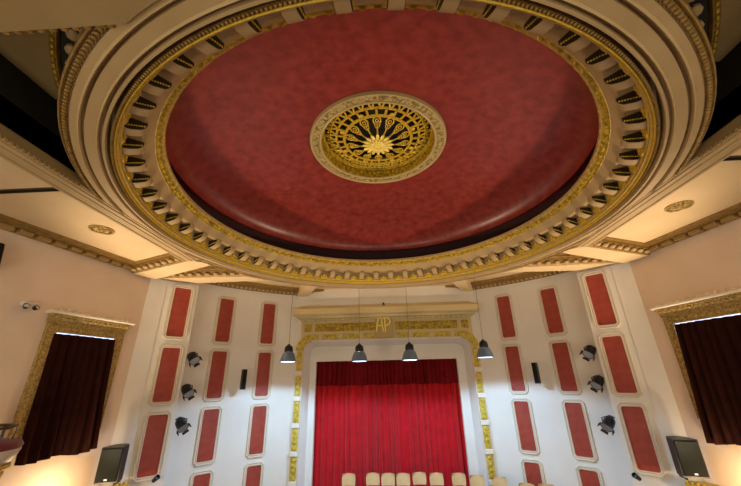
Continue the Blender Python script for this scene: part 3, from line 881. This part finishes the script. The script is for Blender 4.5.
# ------------------------------------------------------------------ stage spotlights on the pilaster returns
def spot_local(name, aim):
    aim = Vector(aim).normalized()
    R = aim.to_track_quat('Z', 'Y').to_matrix().to_4x4()
    return R
def spotlight(loc, s, label, aim):
    t = thing('stage_spotlight', label, 'stage spotlight', loc, 'black stage spotlights on the side walls')
    x, y, z = loc
    T = Matrix.Translation(loc) @ spot_local('', aim)
    b = MB(T).lathe([(0.001, -0.20), (0.07, -0.19), (0.10, -0.15), (0.115, -0.05), (0.125, 0.06), (0.14, 0.13), (0.143, 0.15), (0.136, 0.15), (0.12, 0.06)], 0, 0, 28)
    for q in range(4): b.lathe([(0.118 + 0.004 * q, -0.12 + 0.05 * q), (0.128 + 0.004 * q, -0.115 + 0.05 * q), (0.118 + 0.004 * q, -0.105 + 0.05 * q)], 0, 0, 24)
    can = obj('can', b, M['black'], t)
    b = MB(T).lathe([(0.135, 0.135), (0.10, 0.125), (0.05, 0.135), (0.001, 0.14)], 0, 0, 28)
    obj('lens', b, M['lens'], can)
    b = MB()
    for k in range(4):
        a = pi / 4 + k * pi / 2
        Tk = T @ Matrix.Rotation(a, 4, 'Z') @ Matrix.Translation((0.145, 0, 0.15)) @ Matrix.Rotation(math.radians(28), 4, 'Y')
        b.box(-0.004, 0.004, -0.085, 0.085, 0.0, 0.07, Tk)
    obj('barn_door', b, M['black'], can)
    c = Vector((s * 6.45, 10.55, z + 0.02))
    wallp = Vector((s * 6.40, 10.40, z))
    b = MB()
    dirw = Vector((s * 0.72, 0.62, 0)).normalized()
    b.tube([(x, y, z + 0.16), tuple(Vector((x, y, z + 0.17)) + dirw * 0.2), tuple(Vector((x, y, z + 0.05)) + dirw * 0.66)], 0.018, 6)
    ax = Vector(aim).normalized().cross(Vector((0, 0, 1))).normalized()
    b.tube([tuple(Vector(loc) + ax * 0.14), tuple(Vector(loc) + ax * 0.15 + Vector((0, 0, 0.12))), tuple(Vector(loc) + Vector((0, 0, 0.17))), tuple(Vector(loc) - ax * 0.15 + Vector((0, 0, 0.12))), tuple(Vector(loc) - ax * 0.14)], 0.014, 6)
    obj('yoke', b, M['black'], t)
for s, zs in ((-1, (0.70, -0.20, -1.07)), (1, (0.61, -0.20, -1.21))):
    for k, z in enumerate(zs):
        spotlight((s * 5.83, 10.28, z), s, '%s of the three black spotlights between the red panel columns %s of the stage' % (('topmost', 'middle', 'lowest')[k], sidename(s)), (-s * 0.72, -0.36, -0.60))
b = MB().tube([(6.17, 10.44, 0.72), (6.14, 10.42, 0.1), (6.18, 10.45, -0.5), (6.14, 10.43, -1.15)], 0.008, 5)
tag(obj('cable', b, M['grey'], None), 'thin grey cable dropping between the spotlights right of the stage', 'cable')
# small lamp at the foot of each outer panel
for s, lx, ly, lz in ((-1, -5.93, 9.72, -2.22), (1, 5.86, 9.74, -2.28)):
    t = thing('small_spotlight', 'small dark lamp at the foot of the corner panel on the %s' % sidename(s), 'stage spotlight', (lx, ly, lz), 'small lamps under the corner panels')
    T = Matrix.Translation((lx, ly, lz)) @ spot_local('', (-s * 0.6, -0.2, 0.45))
    obj('can', MB(T).lathe([(0.001, -0.09), (0.045, -0.085), (0.055, 0.0), (0.062, 0.08), (0.052, 0.08), (0.04, 0.03), (0.001, 0.025)], 0, 0, 20), M['black'], t)
    obj('bracket', MB().tube([(lx, ly, lz - 0.02), (lx + s * 0.1, ly + 0.10, lz - 0.06), (lx + s * 0.22, ly + 0.24, lz - 0.08)], 0.014, 6), M['grey'], t)

# slim black column speakers
for s in (-1, 1):
    a = math.radians(39.6); x, y = 7.42 * sin(a), YC + 7.42 * cos(a)
    Mx = frame((s * x, y, 0.08), (-s * sin(a), -cos(a)))
    t = thing('column_speaker', 'slim black column loudspeaker on a bracket between the red panels %s of the stage' % sidename(s), 'loudspeaker', (s * x, y, -0.24), 'slim column loudspeakers')
    b = MB(Mx).bbox(-0.07, 0.07, -0.09, 0.09, -0.31, 0.31, 0.012)
    obj('cabinet', b, M['blackplastic'], t)
    obj('mesh_front', MB(Mx).bbox(-0.06, 0.06, 0.085, 0.098, -0.29, 0.29, 0.006), M['grille'], t)
    b = MB(Mx).tube([(0, -0.08, 0.14), (0, -0.40, 0.14)], 0.016, 6).tube([(0, -0.08, -0.14), (0, -0.40, -0.14)], 0.016, 6).box(-0.05, 0.05, -0.40, -0.375, -0.2, 0.2)
    obj('wall_bracket', b, M['white_trim'], t)

# large loudspeakers in the corners, on gilded ledges
for s in (-1, 1):
    cx, cy = s * 6.36, 8.72
    yaw = Vector((-s * 0.22, -0.97, 0)).normalized()
    Mx = frame((cx, cy, -2.02), yaw)
    t = thing('corner_loudspeaker', 'large black loudspeaker in the corner below the %s window drape' % sidename(s), 'loudspeaker', (cx, cy, -2.02), 'large corner loudspeakers')
    P = [(-0.23, 0.24), (0.23, 0.24), (0.19, -0.10), (0.10, -0.22), (-0.10, -0.22), (-0.19, -0.10)]
    b = MB(Mx).prism(P, 0.0, 0.70, 'xy'); obj('cabinet', b, M['blackplastic'], t, smooth=20)
    b = MB(Mx).bbox(-0.215, 0.215, 0.235, 0.262, 0.03, 0.67, 0.012); obj('mesh_front', b, M['grille'], t)
    b = MB(Mx).bbox(-0.03, 0.03, 0.26, 0.267, 0.06, 0.085, 0.002); obj('badge', b, M['whiteplastic'], t)
    b = MB(Mx).box(-0.14, 0.14, -0.16, 0.18, -0.06, 0.0).box(-0.03, 0.03, -0.42, -0.1, -0.09, -0.03)
    obj('shelf_bracket', b, M['black'], t)
    # ledge
    Mw = frame((s * wx(8.75), 8.75, -2.28), Vector((-s, -0.2, 0)))
    b = MB(Mw).bbox(-0.62, 0.30, -0.05, 0.46, 0.0, 0.08, 0.02); b.bbox(-0.58, 0.26, -0.05, 0.38, -0.09, 0.0, 0.02); b.bbox(-0.54, 0.22, -0.05, 0.30, -0.22, -0.09, 0.02)
    tt = thing('door_cornice', 'gilded ledge under the corner loudspeaker on the %s wall' % sidename(s), 'door cornice', (s * wx(8.75), 8.75, -2.50), 'gilded ledges in the corners')
    lg = obj('ledge', b, M['gold'], tt, smooth=20)
    b = MB(Mw)
    for j in range(8): b.ell((-0.53 + 0.11 * j, 0.42, 0.10), (0.045, 0.04, 0.04), 8, 5)
    obj('cresting', b, M['gold'], lg)

# emergency light and a wall loudspeaker at the left edge
Mx = frame((-wx(6.41) + 0.03, 6.41, 1.55), (1, -0.2))
t = thing('emergency_light', 'twin headed emergency light high on the left wall beside the gold window cornice', 'emergency light', tuple(Mx.translation))
obj('body', MB(Mx).bbox(-0.15, 0.15, -0.01, 0.08, -0.045, 0.05, 0.015), M['whiteplastic'], t)
for q in (-1, 1):
    T = Mx @ Matrix.Translation((q * 0.085, 0.11, -0.05)) @ Matrix.Rotation(math.radians(-60), 4, 'X') @ Matrix.Rotation(q * 0.3, 4, 'Y')
    hd = obj('lamp_head', MB(T).lathe([(0.001, -0.05), (0.04, -0.04), (0.055, 0.03), (0.048, 0.03), (0.03, 0.0), (0.001, -0.01)], 0, 0, 20), M['black'], t)
    obj('lens', MB(T).lathe([(0.047, 0.025), (0.001, 0.032)], 0, 0, 20), M['lens'], hd)
Mx = frame((-wx(5.42), 5.42, 2.28), (1, -0.2))
t = thing('wall_speaker', 'black loudspeaker high on the left wall, cut off by the photo edge', 'loudspeaker', tuple(Mx.translation))
T = Mx @ Matrix.Translation((0, 0.14, 0)) @ Matrix.Rotation(math.radians(14), 4, 'X')
obj('cabinet', MB(T).bbox(-0.22, 0.22, -0.13, 0.13, -0.27, 0.27, 0.02), M['blackplastic'], t)
obj('mesh_front', MB(T).bbox(-0.20, 0.20, 0.125, 0.14, -0.25, 0.25, 0.01), M['grille'], t)
obj('wall_bracket', MB(Mx).tube([(0, -0.01, 0), (0, 0.12, 0)], 0.025, 8), M['black'], t)

# small sensor on the slope of the proscenium cornice
t = thing('sensor', 'small dark sensor on top of the cornice above the gold monogram', 'sensor', (-0.05, YP - 0.33, 2.585))
obj('base', MB().lathe([(0.05, 2.600), (0.05, 2.618), (0.035, 2.63), (0.001, 2.63)], -0.05, YP - 0.33, 16), M['grey'], t)
obj('eye', MB().ell((-0.05, YP - 0.35, 2.655), (0.035, 0.035, 0.035), 12, 8), M['black'], t)

# ------------------------------------------------------------------ opera box at the left edge
bx, by = -5.86, 5.05
ob = thing('opera_box', 'end of a balcony box with red velvet parapet and bronze rail at the lower left', 'balcony box', (bx, by, FLOOR))
def stadium(r, z, n=24):
    P = [(bx + r * cos(a), by + r * sin(a), z) for a in [-pi / 2 + pi * i / n for i in range(n + 1)]]
    return [(-7.75, by - r, z)] + P + [(-7.75, by + r, z)]
b = MB(); b.grid([stadium(r, z) for r, z in ((0.40, -0.70), (0.44, -0.72), (0.56, -0.74), (0.585, -0.78), (0.57, -0.82))]); b.add(stadium(0.40, -0.70), [tuple(range(27))])
obj('velvet_top', b, M['velvet'], ob, smooth=50)
b = MB().grid([stadium(r, z) for r, z in ((0.56, -0.81), (0.575, -0.84), (0.55, -0.91), (0.50, -0.99), (0.48, -1.01), (0.46, -1.01))])
obj('parapet', b, M['tanframe'], ob, smooth=50)
b = MB().grid([stadium(r, z) for r, z in ((0.46, -1.00), (0.51, -1.02), (0.52, -1.06), (0.48, -1.09), (0.45, -1.10), (0.47, -1.14), (0.44, -1.26), (0.42, -1.26))])
obj('gold_moulding', b, M['gold'], ob, smooth=50)
b = MB()
prof = []
rows = []
for z, r in ((-1.24, 0.43), (-1.33, 0.40), (-4.8, 0.42), (FLOOR, 0.46)):
    rows.append([(bx + (r + 0.015 * cos(14 * a)) * cos(a), by + (r + 0.015 * cos(14 * a)) * sin(a), z) for a in [2 * pi * i / 112 for i in range(112)]])
b.grid(rows, closed_u=True)
obj('fluted_column', b, M['gold'], ob, smooth=50)
b = MB()
P = stadium(0.44, -0.54)
b.tube(P, 0.022, 8)
for i in (1, 7, 13, 19, 25):
    b.tube([(P[i][0], P[i][1], -0.54), (P[i][0], P[i][1], -0.71)], 0.013, 6)
obj('hand_rail', b, M['bronze'], ob, smooth=50)

# ------------------------------------------------------------------ chairs on the stage
def chair(loc, label):
    x, y, z = loc
    t = thing('stacking_chair', label, 'chair', loc, 'pale wood stacking chairs on the stage')
    # back: curved plywood shell facing the audience
    b = MB()
    rows = []
    H = [(0.50, 0.195), (0.52, 0.208), (0.60, 0.215), (0.72, 0.215), (0.79, 0.208), (0.815, 0.19), (0.825, 0.15)]
    for dy in (0.0, 0.014):
        for h, wv in (H if dy == 0 else H[::-1]):
            rows.append([(x + wv * u, y + 0.20 + 0.12 * (h - 0.45) - 0.035 * u * u + dy, z + h) for u in [-1 + 2 * i / 10 for i in range(11)]])
    b.grid(rows, closed_v=True)
    o_ = len(b.v) - len(rows) * 11
    b.f.append(tuple(o_ + r * 11 for r in range(len(rows)))); b.f.append(tuple(o_ + r * 11 + 10 for r in range(len(rows))))
    obj('backrest', b, M['wood'], t, smooth=50)
    b = MB().bbox(x - 0.21, x + 0.21, y - 0.22, y + 0.19, z + 0.42, z + 0.455, 0.012)
    obj('seat', b, M['seatfab'], t)
    b = MB()
    for q in (-1, 1): b.tube([(x + q * 0.19, y + 0.18, z + 0.42), (x + q * 0.19, y + 0.215, z + 0.50), (x + q * 0.185, y + 0.235, z + 0.62)], 0.012, 6)
    b.tube([(x - 0.19, y + 0.17, z + 0.41), (x + 0.19, y + 0.17, z + 0.41), (x + 0.19, y - 0.18, z + 0.41), (x - 0.19, y - 0.18, z + 0.41)], 0.011, 6, closed=True)
    obj('back_frame', b, M['grey'], t)
    for q in (-1, 1):
        for fy, gy in ((-0.18, -0.20), (0.17, 0.24)):
            obj('leg', MB().tube([(x + q * 0.19, y + fy, z + 0.42), (x + q * 0.20, y + gy, z + 0.0)], 0.012, 6), M['grey'], t)
    return t
CH = [(-1.36, 12.44, 0), (-0.585, 12.47, 0), (-0.10, 12.41, 0), (0.38, 12.40, 0), (0.905, 12.50, 0.03), (1.43, 12.40, 0), (2.12, 12.36, 0), (2.61, 12.10, -0.12), (3.19, 11.86, -0.2), (3.72, 11.20, -0.35), (4.22, 11.10, -0.35)]
ordn = ['leftmost pale wood chair before the red curtain, a gap to its right', 'second pale wood chair from the left before the red curtain', 'third pale wood chair from the left before the red curtain',
        'pale wood chair fourth from the left, in the middle of the curtain', 'pale wood chair fifth from the left, standing slightly taller than its row', 'sixth pale wood chair from the left before the red curtain',
        'pale wood chair before the right edge of the red curtain', 'pale wood chair at the white jamb just left of the right gold strip', 'pale wood chair just right of the right gold strip of the stage frame',
        'pale wood chair below the inner red panel column, right of the stage', 'rightmost pale wood chair, beside the foot of the inner red panel']
c0 = chair((CH[0][0], CH[0][1], STAGE), ordn[0])
for (x, y, r), lb in list(zip(CH, ordn))[1:]:
    dup(c0, (x, y, STAGE), r, lb)

# ------------------------------------------------------------------ lights
def light(kind, name, loc, energy, colr, size=0.1, **kw):
    d = bpy.data.lights.new(name, kind); d.energy = energy; d.color = colr
    d.shadow_soft_size = size
    for k_, v_ in kw.items(): setattr(d, k_, v_)
    o = bpy.data.objects.new(name, d); o.location = (loc[0], loc[1], loc[2] + Z0); col.objects.link(o); return o
for (x, z) in PX:
    light('SPOT', 'pendant_light', (x, PY, z - 0.02), 255, (0.42, 0.68, 1.0), 0.12, spot_size=math.radians(150), spot_blend=0.25)
for s in (-1, 1):
    o = light('SPOT', 'sconce_light', (s * 6.62, 7.70, -2.15), 850, (1.0, 0.74, 0.5), 0.30, spot_size=math.radians(84), spot_blend=0.6)
    o.rotation_euler = Vector((s * 0.62, -0.05, -1)).to_track_quat('Z', 'Y').to_euler()
    light('POINT', 'sconce_lamp', (s * 6.42, 7.72, -2.12), 34, (1.0, 0.68, 0.38), 0.05)
    light('POINT', 'fill_light', (s * 4.6, -0.8, -1.6), 170, (1.0, 0.88, 0.70), 0.5)  # added fill behind the viewer, no fixture there

wld = bpy.data.worlds.new('world'); scene.world = wld; wld.use_nodes = True
wld.node_tree.nodes['Background'].inputs['Color'].default_value = (0.95, 0.84, 0.68, 1)
wld.node_tree.nodes['Background'].inputs['Strength'].default_value = 0.72

# ------------------------------------------------------------------ camera
F, PITCH, YAW, ROLL, CX = 331.6, 0.38970, 0.04254, -0.02153, 0.0412
fv = Vector((-sin(YAW) * cos(PITCH), cos(YAW) * cos(PITCH), sin(PITCH)))
r0 = Vector((cos(YAW), sin(YAW), 0)); u0 = r0.cross(fv)
rv = r0 * cos(ROLL) + u0 * sin(ROLL); uv = rv.cross(fv)
cam = bpy.data.cameras.new('camera'); cam.sensor_width = 36; cam.lens = F * 36 / 741; cam.clip_start = 0.05
co_ = bpy.data.objects.new('camera', cam); col.objects.link(co_)
co_.matrix_world = Matrix(((rv.x, uv.x, -fv.x, CX), (rv.y, uv.y, -fv.y, 0), (rv.z, uv.z, -fv.z, Z0), (0, 0, 0, 1)))
scene.camera = co_
scene.view_settings.view_transform = 'Standard'; scene.view_settings.look = 'None'
scene.view_settings.exposure = 0.6; scene.view_settings.gamma = 1.0; scene.view_settings.use_curve_mapping = False
